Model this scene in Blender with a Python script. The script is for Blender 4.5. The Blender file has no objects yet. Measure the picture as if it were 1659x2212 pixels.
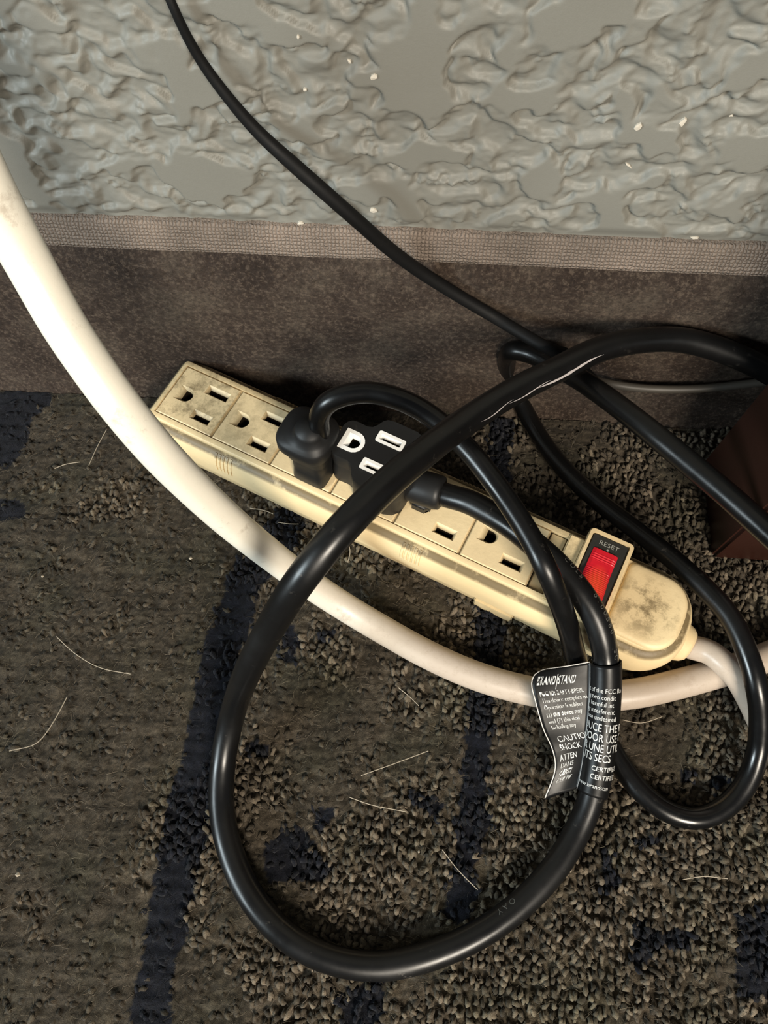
import bpy, bmesh, math, random
import numpy as np
from mathutils import Vector, Matrix

random.seed(4)
RNG = np.random.default_rng(4)
MM = 0.001
scene = bpy.context.scene
COL = scene.collection

# ------------------------------------------------------------------ camera
F_PX, PITCH, YAW, ROLL = 1598.11, 1.16174, -0.132523, -0.0603728
CAM = np.array([0.0, -182.963, 288.049])                     # millimetres; wall face is y = 0, pile top is z = 0
FW = np.array([math.sin(YAW) * math.cos(PITCH), math.cos(YAW) * math.cos(PITCH), -math.sin(PITCH)])
_r0 = np.array([math.cos(YAW), -math.sin(YAW), 0.0])
_u0 = np.cross(_r0, FW)
RT = math.cos(ROLL) * _r0 + math.sin(ROLL) * _u0
UP = -math.sin(ROLL) * _r0 + math.cos(ROLL) * _u0
cam_data = bpy.data.cameras.new('camera')
cam_data.sensor_fit = 'HORIZONTAL'
cam_data.sensor_width = 36.0
cam_data.lens = 36.0 * F_PX / 1659.0
cam_data.clip_start = 0.005
cam_data.clip_end = 50.0
cam = bpy.data.objects.new('camera', cam_data)
COL.objects.link(cam)
_m = Matrix.Identity(4)
for _i in range(3):
    _m[_i][0], _m[_i][1], _m[_i][2], _m[_i][3] = RT[_i], UP[_i], -FW[_i], CAM[_i] * MM
cam.matrix_world = _m
scene.camera = cam

# ------------------------------------------------------------------ world, lights, exposure
world = bpy.data.worlds.new('room_light')
scene.world = world
world.use_nodes = True
world.node_tree.nodes['Background'].inputs[0].default_value = (0.80, 0.86, 0.95, 1)
world.node_tree.nodes['Background'].inputs[1].default_value = 0.12


def area_light(name, loc, target, size, power, color, size_y=None):
    d = bpy.data.lights.new(name, 'AREA')
    d.energy = power
    d.color = color
    d.shape = 'RECTANGLE'
    d.size = size
    d.size_y = size_y or size
    o = bpy.data.objects.new(name, d)
    COL.objects.link(o)
    o.location = loc
    o.rotation_euler = (Vector(target) - Vector(loc)).to_track_quat('-Z', 'Y').to_euler()
    return o


area_light('window_light', (-1.15, -0.80, 0.62), (-0.05, -0.05, 0.04), 0.40, 20, (0.82, 0.95, 1.0))
area_light('room_lamp', (0.42, -1.25, 0.95), (0.0, -0.06, 0.03), 0.42, 36, (1.0, 0.90, 0.76))
scene.view_settings.view_transform = 'Standard'
scene.view_settings.look = 'None'
scene.view_settings.exposure = 0.0
scene.view_settings.gamma = 1.0
scene.view_settings.use_curve_mapping = False


# ------------------------------------------------------------------ helpers
def at(px, py, z=None, Y=None):
    """the point (mm) seen at a pixel of the 1659 x 2212 frame, at height z or at depth Y"""
    d = FW + RT * (px - 829.5) / F_PX - UP * (py - 1106.0) / F_PX
    t = (z - CAM[2]) / d[2] if z is not None else (Y - CAM[1]) / d[1]
    return CAM + d * t


def dp(px, py, d):
    """the point (mm) seen at a pixel, d mm in front of the lens"""
    return CAM + d * (FW + RT * (px - 829.5) / F_PX - UP * (py - 1106.0) / F_PX)


def tag(o, label=None, cat=None, group=None, kind=None):
    if label: o['label'] = label
    if cat: o['category'] = cat
    if group: o['group'] = group
    if kind: o['kind'] = kind
    return o


def empty(name, loc=(0, 0, 0), rz=0.0):
    o = bpy.data.objects.new(name, None)
    o.empty_display_size = 0.02
    COL.objects.link(o)
    o.location = loc
    o.rotation_euler = (0, 0, rz)
    return o


def mesh_obj(name, verts, faces, mats, parent=None, smooth=False, mat_idx=None):
    me = bpy.data.meshes.new(name)
    me.from_pydata([tuple(float(c) * MM for c in v) for v in verts], [], [tuple(f) for f in faces])
    if not isinstance(mats, (list, tuple)): mats = [mats]
    for m in mats: me.materials.append(m)
    if mat_idx is not None: me.polygons.foreach_set('material_index', np.array(mat_idx, dtype=np.int32))
    if smooth: me.polygons.foreach_set('use_smooth', np.ones(len(me.polygons), dtype=bool))
    me.update()
    o = bpy.data.objects.new(name, me)
    COL.objects.link(o)
    if parent: o.parent = parent
    return o


def fast_mesh(name, V, Q, mats, parent=None, smooth=True, color=None):
    """big quad meshes from numpy: V (n,3) mm, Q (m,4)"""
    me = bpy.data.meshes.new(name)
    me.vertices.add(len(V))
    me.vertices.foreach_set('co', (np.asarray(V, dtype=np.float32) * MM).ravel())
    k = Q.shape[1]
    me.loops.add(Q.size)
    me.loops.foreach_set('vertex_index', Q.astype(np.int32).ravel())
    me.polygons.add(len(Q))
    me.polygons.foreach_set('loop_start', np.arange(0, Q.size, k, dtype=np.int32))
    if smooth: me.polygons.foreach_set('use_smooth', np.ones(len(Q), dtype=bool))
    if color is not None:
        a = me.color_attributes.new('yarn', 'FLOAT_COLOR', 'POINT')
        a.data.foreach_set('color', np.asarray(color, dtype=np.float32).ravel())
    me.materials.append(mats)
    me.update(calc_edges=True)
    me.validate()
    o = bpy.data.objects.new(name, me)
    COL.objects.link(o)
    if parent: o.parent = parent
    return o


def bm_obj(name, bm, mats, parent=None, smooth_angle=None):
    bmesh.ops.recalc_face_normals(bm, faces=bm.faces[:])
    me = bpy.data.meshes.new(name)
    for v in bm.verts: v.co *= MM
    if smooth_angle is not None:
        for f in bm.faces: f.smooth = True
        for e in bm.edges:
            if len(e.link_faces) == 2 and e.calc_face_angle(0) > math.radians(smooth_angle): e.smooth = False
    bm.to_mesh(me)
    bm.free()
    if not isinstance(mats, (list, tuple)): mats = [mats]
    for m in mats: me.materials.append(m)
    o = bpy.data.objects.new(name, me)
    COL.objects.link(o)
    if parent: o.parent = parent
    return o


def spline(P, step=1.2, smooth=3):
    """centripetal Catmull-Rom through P, resampled evenly and smoothed"""
    P = np.asarray(P, float)
    P = np.vstack([2 * P[0] - P[1], P, 2 * P[-1] - P[-2]])
    out = []
    for i in range(1, len(P) - 2):
        p0, p1, p2, p3 = P[i - 1:i + 3]
        t0 = 0.0
        t1 = t0 + np.linalg.norm(p1 - p0) ** .5
        t2 = t1 + np.linalg.norm(p2 - p1) ** .5
        t3 = t2 + np.linalg.norm(p3 - p2) ** .5
        t = np.linspace(t1, t2, 24, endpoint=False)[:, None]
        a1 = (t1 - t) / (t1 - t0) * p0 + (t - t0) / (t1 - t0) * p1
        a2 = (t2 - t) / (t2 - t1) * p1 + (t - t1) / (t2 - t1) * p2
        a3 = (t3 - t) / (t3 - t2) * p2 + (t - t2) / (t3 - t2) * p3
        b1 = (t2 - t) / (t2 - t0) * a1 + (t - t0) / (t2 - t0) * a2
        b2 = (t3 - t) / (t3 - t1) * a2 + (t - t1) / (t3 - t1) * a3
        out.append((t2 - t) / (t2 - t1) * b1 + (t - t1) / (t2 - t1) * b2)
    C = np.vstack(out + [P[-2][None]])
    s = np.r_[0, np.cumsum(np.linalg.norm(np.diff(C, axis=0), axis=1))]
    n = max(4, int(s[-1] / step))
    q = np.linspace(0, s[-1], n)
    C = np.stack([np.interp(q, s, C[:, k]) for k in range(C.shape[1])], 1)
    for _ in range(smooth):
        D = C.copy()
        D[1:-1] = (C[:-2] + 2 * C[1:-1] + C[2:]) / 4
        C = D
    return C


def frames(C):
    T = np.gradient(C, axis=0)
    T /= np.linalg.norm(T, axis=1)[:, None]
    n = np.cross(T[0], [0.3, 0.2, 1.0])
    n /= np.linalg.norm(n)
    N = [n]
    for i in range(1, len(C)):
        n = n - T[i] * (n @ T[i])
        n /= np.linalg.norm(n)
        N.append(n)
    N = np.array(N)
    return T, N, np.cross(T, N)


def tube_data(C, R, seg=20):
    T, N, B = frames(C)
    R = np.broadcast_to(np.asarray(R, float), (len(C),))
    a = np.linspace(0, 2 * math.pi, seg, endpoint=False)
    V = (C[:, None, :] + R[:, None, None] * (np.cos(a)[None, :, None] * N[:, None, :] + np.sin(a)[None, :, None] * B[:, None, :]))
    n = len(C)
    i = np.arange(n - 1)[:, None] * seg
    j = np.arange(seg)[None, :]
    k = (j + 1) % seg
    Q = np.stack([i + j, i + k, i + seg + k, i + seg + j], -1).reshape(-1, 4)
    return V.reshape(-1, 3), Q


def tube(name, C, R, mat, parent=None, seg=20, cap=True):
    V, Q = tube_data(np.asarray(C), R, seg)
    faces = [tuple(q) for q in Q]
    if cap:
        n = len(C)
        faces.append(tuple(range(seg - 1, -1, -1)))
        faces.append(tuple(range((n - 1) * seg, n * seg)))
    return mesh_obj(name, V, faces, mat, parent, smooth=True)


def perlin(x, y, seed=0):
    xi, yi = np.floor(x).astype(int), np.floor(y).astype(int)
    xf, yf = x - xi, y - yi
    r = np.random.default_rng(seed)
    ang = r.random(1 << 14) * 2 * math.pi

    def g(ix, iy, dx, dy):
        h = (ix * 374761393 + iy * 668265263 + seed * 974711) & 0x7fffffff
        h = ((h ^ (h >> 13)) * 1274126177) & 0x7fffffff
        a = ang[(h ^ (h >> 16)) & 16383]
        return np.cos(a) * dx + np.sin(a) * dy
    u = xf * xf * xf * (xf * (xf * 6 - 15) + 10)
    v = yf * yf * yf * (yf * (yf * 6 - 15) + 10)
    a, b = g(xi, yi, xf, yf), g(xi + 1, yi, xf - 1, yf)
    c, d = g(xi, yi + 1, xf, yf - 1), g(xi + 1, yi + 1, xf - 1, yf - 1)
    return ((a + u * (b - a)) + v * ((c + u * (d - c)) - (a + u * (b - a)))) * 1.5


def fbm(x, y, octv=4, seed=0):
    s, amp, tot = 0, 1.0, 0
    for o in range(octv):
        s = s + amp * perlin(x * 2 ** o, y * 2 ** o, seed + o * 17)
        tot += amp
        amp *= .5
    return s / tot


def sstep(a, b, x):
    t = np.clip((x - a) / (b - a), 0, 1)
    return t * t * (3 - 2 * t)


# ------------------------------------------------------------------ materials
class Mat:
    """small node builder"""

    def __init__(self, name, color=(.5, .5, .5), rough=.5, spec=.5, coord='Object'):
        self.m = bpy.data.materials.new(name)
        self.m.use_nodes = True
        self.t = self.m.node_tree
        self.b = self.t.nodes['Principled BSDF']
        self.b.inputs['Base Color'].default_value = (*color, 1)
        self.b.inputs['Roughness'].default_value = rough
        self.b.inputs['Specular IOR Level'].default_value = spec
        tc = self.t.nodes.new('ShaderNodeTexCoord')
        self.co = tc.outputs[coord]

    def n(self, t, **kw):
        nd = self.t.nodes.new(t)
        for k, v in kw.items():
            if k in nd.inputs:
                if hasattr(v, 'links'): self.t.links.new(v, nd.inputs[k])
                else: nd.inputs[k].default_value = v
            else: setattr(nd, k, v)
        return nd

    def noise(self, scale, detail=4, rough=.6, dist=0.0, vec=None):
        nd = self.n('ShaderNodeTexNoise', Scale=scale, Detail=detail, Roughness=rough, Distortion=dist)
        self.t.links.new(vec or self.co, nd.inputs['Vector'])
        return nd.outputs['Fac']

    def ramp(self, fac, stops):
        nd = self.n('ShaderNodeValToRGB')
        self.t.links.new(fac, nd.inputs[0])
        e = nd.color_ramp.elements
        while len(e) < len(stops): e.new(.5)
        for s, (p, c) in zip(e, stops):
            s.position = p
            s.color = (*c, 1) if not isinstance(c, (int, float)) else (c, c, c, 1)
        return nd.outputs[0]

    def math(self, op, a, b=None, c=None, clamp=False):
        nd = self.n('ShaderNodeMath', operation=op, use_clamp=clamp)
        for i, v in enumerate((a, b, c)):
            if v is None: continue
            if hasattr(v, 'links'): self.t.links.new(v, nd.inputs[i])
            else: nd.inputs[i].default_value = v
        return nd.outputs[0]

    def mix(self, fac, a, b):
        nd = self.n('ShaderNodeMix', data_type='RGBA')
        for i, v in ((0, fac), (6, a), (7, b)):
            if hasattr(v, 'links'): self.t.links.new(v, nd.inputs[i])
            elif i == 0: nd.inputs[i].default_value = v
            else: nd.inputs[i].default_value = (*v, 1)
        return nd.outputs[2]

    def color(self, s): self.t.links.new(s, self.b.inputs['Base Color'])

    def rough(self, s): self.t.links.new(s, self.b.inputs['Roughness'])

    def bump(self, h, dist, strength=1.0):
        nd = self.n('ShaderNodeBump', Strength=strength, Distance=dist)
        self.t.links.new(h, nd.inputs['Height'])
        self.t.links.new(nd.outputs[0], self.b.inputs['Normal'])

    def sep(self, vec=None):
        nd = self.n('ShaderNodeSeparateXYZ')
        self.t.links.new(vec or self.co, nd.inputs[0])
        return nd.outputs

    def spot(self, cx, cy, rx, ry):
        """soft elliptical mask (mm) in the object's own x, y"""
        s = self.sep()
        dx = self.math('MULTIPLY', self.math('SUBTRACT', s[0], cx * MM), 1 / (rx * MM))
        dy = self.math('MULTIPLY', self.math('SUBTRACT', s[1], cy * MM), 1 / (ry * MM))
        d = self.math('ADD', self.math('MULTIPLY', dx, dx), self.math('MULTIPLY', dy, dy))
        return self.math('SUBTRACT', 1.0, d, clamp=True)


def m_wall():
    m = Mat('wall_paint', rough=.42, spec=.45)
    n1 = m.noise(9, 3)
    n2 = m.noise(900, 3)
    c = m.ramp(n1, [(.3, (.158, .153, .132)), (.7, (.180, .178, .157))])
    m.color(c)
    m.rough(m.ramp(n2, [(.3, .50), (.7, .66)]))
    m.bump(m.noise(2200, 3, .6), .00006, .6)
    return m.m


def m_base():
    m = Mat('vinyl_base', rough=.62, spec=.35)
    n = m.noise(38, 5, .65)
    f = m.noise(560, 5, .8)
    c = m.ramp(n, [(.32, (.032, .019, .013)), (.5, (.068, .046, .034)), (.70, (.120, .092, .068))])
    g = m.ramp(f, [(.515, 0.0), (.60, 1.0)])
    c = m.mix(m.math('MULTIPLY', m.ramp(f, [(.40, 1.0), (.47, 0.0)]), .55), c, (.022, .014, .010))
    m.color(m.mix(m.math('MULTIPLY', g, .55), c, (.22, .165, .122)))
    m.bump(m.noise(620, 6, .8), .0022, 1.0)
    return m.m


def m_cap():
    m = Mat('woven_cap', rough=.7, spec=.3)
    s = m.sep()
    w = m.math('MULTIPLY', s[0], 2 * math.pi / .0013)
    wz = m.math('MULTIPLY', s[2], 2 * math.pi / .00125)
    jx = m.math('MULTIPLY', m.noise(480, 4), 9.0)
    a = m.math('ABSOLUTE', m.math('SINE', m.math('MULTIPLY', m.math('ADD', w, jx), .5)))
    b = m.math('ABSOLUTE', m.math('SINE', m.math('MULTIPLY', m.math('ADD', wz, jx), .5)))
    h = m.math('MULTIPLY', m.math('POWER', a, .5), m.math('POWER', b, .5))
    h2 = m.math('ADD', m.math('MULTIPLY', h, .8), m.math('MULTIPLY', m.noise(700, 4, .7), .5))
    d = m.noise(25, 4)
    m.color(m.mix(m.ramp(d, [(.4, 0.0), (.75, 1.0)]), (.240, .190, .155), (.11, .09, .074)))
    m.bump(h2, .0009, .9)
    return m.m


def m_carpet():
    m = Mat('carpet_yarn', rough=.95, spec=.12)
    at_ = m.n('ShaderNodeVertexColor', layer_name='yarn')
    f = m.noise(2600, 3, .7)
    mul = m.n('ShaderNodeMix', data_type='RGBA', blend_type='MULTIPLY')
    mul.inputs[0].default_value = 1.0
    m.t.links.new(at_.outputs[0], mul.inputs[6])
    m.t.links.new(m.ramp(f, [(.25, .45), (.75, 1.5)]), mul.inputs[7])
    m.color(mul.outputs[2])
    m.bump(m.noise(3200, 3, .7), .0005, 1.0)
    m.b.inputs['Sheen Weight'].default_value = .08
    return m.m


def m_plain(name, color, rough=.5, spec=.5, bump=None):
    m = Mat(name, color, rough, spec)
    if bump: m.bump(m.noise(bump[0], 4, .6), bump[1], .7)
    return m.m


def m_black(name, base=.012, rough=.34, dust=.5, spec=.4):
    m = Mat(name, rough=rough, spec=.5)
    n = m.noise(260, 5, .7)
    sp = m.ramp(n, [(.62, 0.0), (.74, 1.0)])
    big = m.ramp(m.noise(22, 3), [(.42, 0.0), (.68, 1.0)])
    k = m.math('MULTIPLY', m.math('MULTIPLY', sp, big), dust)
    m.b.inputs['Specular IOR Level'].default_value = spec
    m.color(m.mix(k, (base, base, base * 1.03), (.10, .09, .08)))
    m.rough(m.ramp(m.noise(45, 4), [(.3, rough - .08), (.7, rough + .14)]))
    m.bump(m.noise(300, 2), .00006, .35)
    return m.m


def m_cream():
    m = Mat('yellowed_plastic', rough=.5, spec=.4)
    s = m.sep()
    base = m.mix(m.noise(30, 3), (.66, .51, .28), (.75, .60, .36))
    grime = m.noise(170, 6, .75)
    fine = m.noise(700, 5, .75)
    # soot on the end of the strip, on the first two outlets and along the step beside the outlets
    k1 = m.math('MULTIPLY', m.spot(207, 12, 15, 13), m.ramp(grime, [(.46, 0.0), (.60, 1.0)]))
    k2 = m.math('MULTIPLY', m.spot(16, 15, 36, 22), m.ramp(grime, [(.44, 0.0), (.66, 1.0)]))
    k5 = m.math('MULTIPLY', m.spot(174, 22, 9, 16), m.ramp(grime, [(.40, 0.0), (.66, .9)]))
    k6 = m.math('MULTIPLY', m.spot(196, -1, 9, 12), m.ramp(grime, [(.50, 0.0), (.64, .9)]))
    zz = m.math('MULTIPLY', m.math('SUBTRACT', s[2], 24.0 * MM), 1 / (1.9 * MM))
    step = m.math('SUBTRACT', 1.0, m.math('MULTIPLY', zz, zz), clamp=True)
    k3 = m.math('MULTIPLY', m.math('MULTIPLY', step, 1.3), m.ramp(m.noise(120, 5, .7), [(.30, 0.25), (.48, 1.0)]))
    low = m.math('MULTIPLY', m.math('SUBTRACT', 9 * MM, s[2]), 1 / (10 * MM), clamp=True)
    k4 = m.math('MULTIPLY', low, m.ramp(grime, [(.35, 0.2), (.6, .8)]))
    k7 = m.ramp(fine, [(.66, 0.0), (.78, .55)])
    k = k1
    for q in (k2, k3, k4, k5, k6, k7): k = m.math('MAXIMUM', k, q)
    k = m.math('MULTIPLY', k, .86, clamp=True)
    m.color(m.mix(k, base, (.17, .125, .062)))
    m.bump(m.noise(900, 4), .00015, .5)
    return m.m


def m_white_cable():
    m = Mat('white_cable_jacket', rough=.38, spec=.5)
    s = m.sep()
    g = m.noise(95, 6, .75)
    f = m.noise(420, 5, .8)
    # handled and greyed where it lies on the carpet
    worn = m.math('MULTIPLY', m.math('ADD', s[0], 62 * MM), 1 / (70 * MM), clamp=True)
    base = m.mix(worn, (.74, .705, .61), (.46, .385, .315))
    k = m.ramp(g, [(.58, 0.0), (.70, .8)])
    k2 = m.math('MULTIPLY', m.ramp(f, [(.52, 0.0), (.70, 1.0)]), m.math('ADD', .10, m.math('MULTIPLY', worn, .4)))
    m.color(m.mix(m.math('MULTIPLY', m.math('MAXIMUM', k, k2), .55, clamp=True), base, (.27, .20, .14)))
    m.bump(m.noise(500, 4), .0001, .4)
    return m.m


def m_wood():
    m = Mat('maroon_laminate', rough=.38, spec=.5)
    m.color(m.ramp(m.noise(14, 4, .6), [(.3, (.017, .0055, .0035)), (.7, (.029, .0095, .006))]))
    m.bump(m.noise(400, 3), .00008, .4)
    return m.m


def m_rocker():
    m = Mat('lit_red_rocker', (.50, .010, .018), .30, .5)
    e = m.spot(187.2, 9, 5, 10)
    m.t.links.new(m.mix(e, (.22, .003, .012), (1.0, .13, .03)), m.b.inputs['Emission Color'])
    m.b.inputs['Emission Strength'].default_value = .34
    m.bump(m.noise(500, 3), .0001, .5)
    return m.m


WALL, BASE, CAP, YARN = m_wall(), m_base(), m_cap(), m_carpet()
CREAM, WCABLE, WOOD, ROCKER = m_cream(), m_white_cable(), m_wood(), m_rocker()
BLACK = m_black('black_cord_jacket', .0032, .25)
BLACKW = m_black('scuffed_black_jacket', .0045, .30, .9)
PLUG = m_black('black_plug_rubber', .008, .46, .3)
THIN = m_black('thin_cord_jacket', .004, .6, .1, .2)
BACKING = m_plain('carpet_backing', (.022, .018, .013), .95, .1, (900, .0005))
DARKHOLE = m_plain('dark_slot', (.018, .012, .007), .8, .1)
BRASS = m_plain('slot_contact', (.20, .19, .17), .45, .5)
WHITEPLASTIC = m_plain('white_insert', (.80, .79, .76), .45, .4, (600, .0001))
BEZEL = m_plain('black_bezel', (.022, .022, .019), .55, .35, (500, .0002))
PRINT = m_plain('white_print', (.62, .62, .60), .5, .3)
GREYPRINT = m_plain('grey_print', (.10, .10, .09), .6, .3)
LABEL = m_black('black_label_film', .004, .38, .1, .22)
CLEAR = m_plain('laminate_edge', (.62, .57, .52), .3, .5)
CHIP = m_plain('bare_plaster', (.50, .46, .39), .8, .2, (900, .0002))
LINT = m_plain('lint', (.36, .31, .24), .8, .2)
SCUFF = m_plain('pale_scuff', (.42, .39, .39), .6, .3)
GREYCABLE = m_plain('grey_cable', (.058, .051, .042), .5, .4)


# ------------------------------------------------------------------ wall
def graded(lo, hi, step, far_lo, far_hi):
    mid = np.arange(lo, hi + step / 2, step)
    a = [lo - step * 1.6 ** k for k in range(1, 40) if lo - step * 1.6 ** k > far_lo] + [far_lo]
    b = [hi + step * 1.6 ** k for k in range(1, 40) if hi + step * 1.6 ** k < far_hi] + [far_hi]
    return np.array(sorted(set(a)) + list(mid) + sorted(set(b)))


def build_wall():
    xs = graded(-205, 175, .55, -1500, 1500)
    zs = graded(97, 225, .5, -3, 1500)
    X, Z = np.meshgrid(xs, zs)
    wx = X + 5 * fbm(X / 14, Z / 14, 3, 71)
    wz = Z + 5 * fbm(X / 14 + 9, Z / 14, 3, 72)
    # knockdown plaster: smooth trowelled plateaus standing proud of a lumpy, gritty ground
    n = fbm(wx / 21, wz / 16, 2, 5) + .22 * fbm(wx / 6, wz / 6, 2, 6)
    plate = sstep(.04, .20, n)
    ground = fbm(wx / 8.5, wz / 5.6, 1, 31) + .25 * fbm(wx / 4, wz / 3, 1, 33)
    blob = sstep(-.25, .45, ground)
    worm = 1 - np.abs(fbm(wx / 9.0, wz / 6.0, 2, 37)) * 2.6
    worm = np.clip(worm, 0, 1) ** 1.5
    fine = fbm(X / 2.0, Z / 1.7, 3, 44)
    grit = sstep(.16, .42, fbm(X / 9, Z / 9, 2, 90)) * (1 - plate)
    low = 1.5 * blob + .30 * worm + .16 * fbm(X / 3.2, Z / 2.4, 2, 47) + .06 * fine + 1.2 * grit * np.clip(fine + .25, 0, 1)
    h = 1.15 * low * (1 - plate) + plate * (2.3 + .22 * fbm(X / 22, Z / 22, 2, 12))
    edge = sstep(-230, -205, X) * (1 - sstep(175, 200, X)) * (1 - sstep(220, 250, Z)) * (.30 + .70 * sstep(101.5, 107, Z))
    V = np.stack([X, -h * edge, Z], -1).reshape(-1, 3)
    ny, nx = X.shape
    i = np.arange(ny - 1)[:, None] * nx + np.arange(nx - 1)[None, :]
    Q = np.stack([i, i + 1, i + nx + 1, i + nx], -1).reshape(-1, 4)
    o = fast_mesh('wall_back', V, Q, WALL)
    tag(o, 'grey green wall with rough knockdown plaster texture above the base', kind='structure')
    return o, (xs, zs, h * edge)


wall, _wh = build_wall()


def wall_h(x, z):
    xs, zs, h = _wh
    return h[np.clip(np.searchsorted(zs, z), 0, len(zs) - 1), np.clip(np.searchsorted(xs, x), 0, len(xs) - 1)]


def chip(px, py, w, hgt, rot, seed):
    """a flake of missing paint: a thin irregular platelet on the wall"""
    r = random.Random(seed)
    c = at(px, py, Y=0)
    y = -wall_h(c[0], c[2])
    k = 7
    ring = []
    for i in range(k):
        a = 2 * math.pi * i / k
        rr = .65 + .5 * r.random()
        u, v = w * .30 * rr * math.cos(a), hgt * .30 * rr * math.sin(a)
        ring.append((u * math.cos(rot) - v * math.sin(rot), u * math.sin(rot) + v * math.cos(rot)))
    V = [(c[0] + u, y - .35 - .2 * r.random(), c[2] + v) for u, v in ring] + [(c[0] + u * 1.1, y + .5, c[2] + v * 1.1) for u, v in ring]
    V.append((c[0], y - .6, c[2]))
    F = [(i, (i + 1) % k, 2 * k) for i in range(k)] + [(i, i + k, (i + 1) % k + k, (i + 1) % k) for i in range(k)]
    mesh_obj('paint_chip', V, F, CHIP, wall)


for i, (px, py, w, hh, rt) in enumerate([(808, 152, 3.6, 2.6, .5), (1470, 264, 3.2, 6.4, -.35), (1376, 259, 3.4, 3.8, .2), (660, 188, 2.0, 1.6, 0),
                                         (806, 452, 5.0, 4.0, .4), (1358, 356, 1.0, 5.0, .9), (646, 66, 1.4, 1.8, .1), (755, 130, 1.8, 2.4, .6),
                                         (1578, 245, 2.0, 1.3, .5), (1500, 508, 4.5, 1.6, .1), (650, 478, 3.8, 2.4, .0), (168, 466, 1.5, 1.8, 0)]):
    chip(px, py, w, hh, rt, i)


# ------------------------------------------------------------------ baseboard
def extrude_x(name, prof, mat, parent=None, x0=-1400, x1=1400, wob=None):
    xs = np.r_[x0, np.arange(-260, 241, 4.0), x1]
    V, F = [], []
    n = len(prof)
    for x in xs:
        for k, (y, z) in enumerate(prof):
            d = wob(x, z) if wob else 0
            V.append((x, y + d, z))
    for i in range(len(xs) - 1):
        for k in range(n - 1):
            a = i * n + k
            F.append((a, a + 1, a + n + 1, a + n))
    return mesh_obj(name, V, F, mat, parent, smooth=True)


def _wob(x, z):
    return float(.5 * perlin(np.array([x / 60.0]), np.array([z / 50.0]), 3)[0])


def build_base():
    prof = np.array([(0, 88.4), (-1.2, 88.2), (-3.4, 86.6), (-4.8, 84.0), (-5.0, 70), (-4.8, 45), (-5.0, 22), (-5.6, 10), (-7.0, 3), (-8.5, -1), (-9, -4)])
    L = np.r_[0, np.cumsum(np.linalg.norm(np.diff(prof, axis=0), axis=1))]
    q = np.arange(0, L[-1], .8)
    py, pz = np.interp(q, L, prof[:, 0]), np.interp(q, L, prof[:, 1])
    xs = graded(-215, 180, .8, -1400, 1400)
    X, Zg = np.meshgrid(xs, pz)
    Yg = np.repeat(py[:, None], len(xs), 1)
    inn = sstep(-214, -205, X) * (1 - sstep(170, 179, X))
    fuzz = sstep(62, 84, Zg) * (1 - sstep(84, 87, Zg))
    Yg = Yg + inn * (.75 * fbm(X / 2.6, Zg / 2.0, 3, 23) * (.7 + 1.2 * fuzz) + .45 * fbm(X / 40, Zg / 30, 2, 24)) * sstep(0, 4, q)[:, None]
    ny, nx = X.shape
    i = np.arange(ny - 1)[:, None] * nx + np.arange(nx - 1)[None, :]
    return fast_mesh('baseboard_back', np.stack([X, Yg, Zg], -1).reshape(-1, 3), np.stack([i, i + nx, i + nx + 1, i + 1], -1).reshape(-1, 4), BASE)


base = build_base()
tag(base, 'dirty dark brown vinyl baseboard along the foot of the wall', kind='structure')
extrude_x('cap_strip', [(0, 101.6), (-1.6, 101.5), (-2.8, 100.6), (-3.6, 98.5), (-4.3, 95.0), (-5.2, 92.4), (-5.1, 91.0), (-3.6, 90.3), (-1.0, 90.0), (0, 88.3)], CAP, base, wob=_wob)

# ------------------------------------------------------------------ floor and carpet pile
fl = mesh_obj('floor', [(-1500, -2500, -3.4), (1500, -2500, -3.4), (1500, 0, -3.4), (-1500, 0, -3.4), (-1500, -2500, -60), (1500, -2500, -60), (1500, 0, -60), (-1500, 0, -60)],
              [(0, 1, 2, 3), (7, 6, 5, 4), (0, 4, 5, 1), (1, 5, 6, 2), (2, 6, 7, 3), (3, 7, 4, 0)], BACKING)
tag(fl, 'dark brown carpeted floor with ragged navy streaks', kind='structure')

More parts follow.
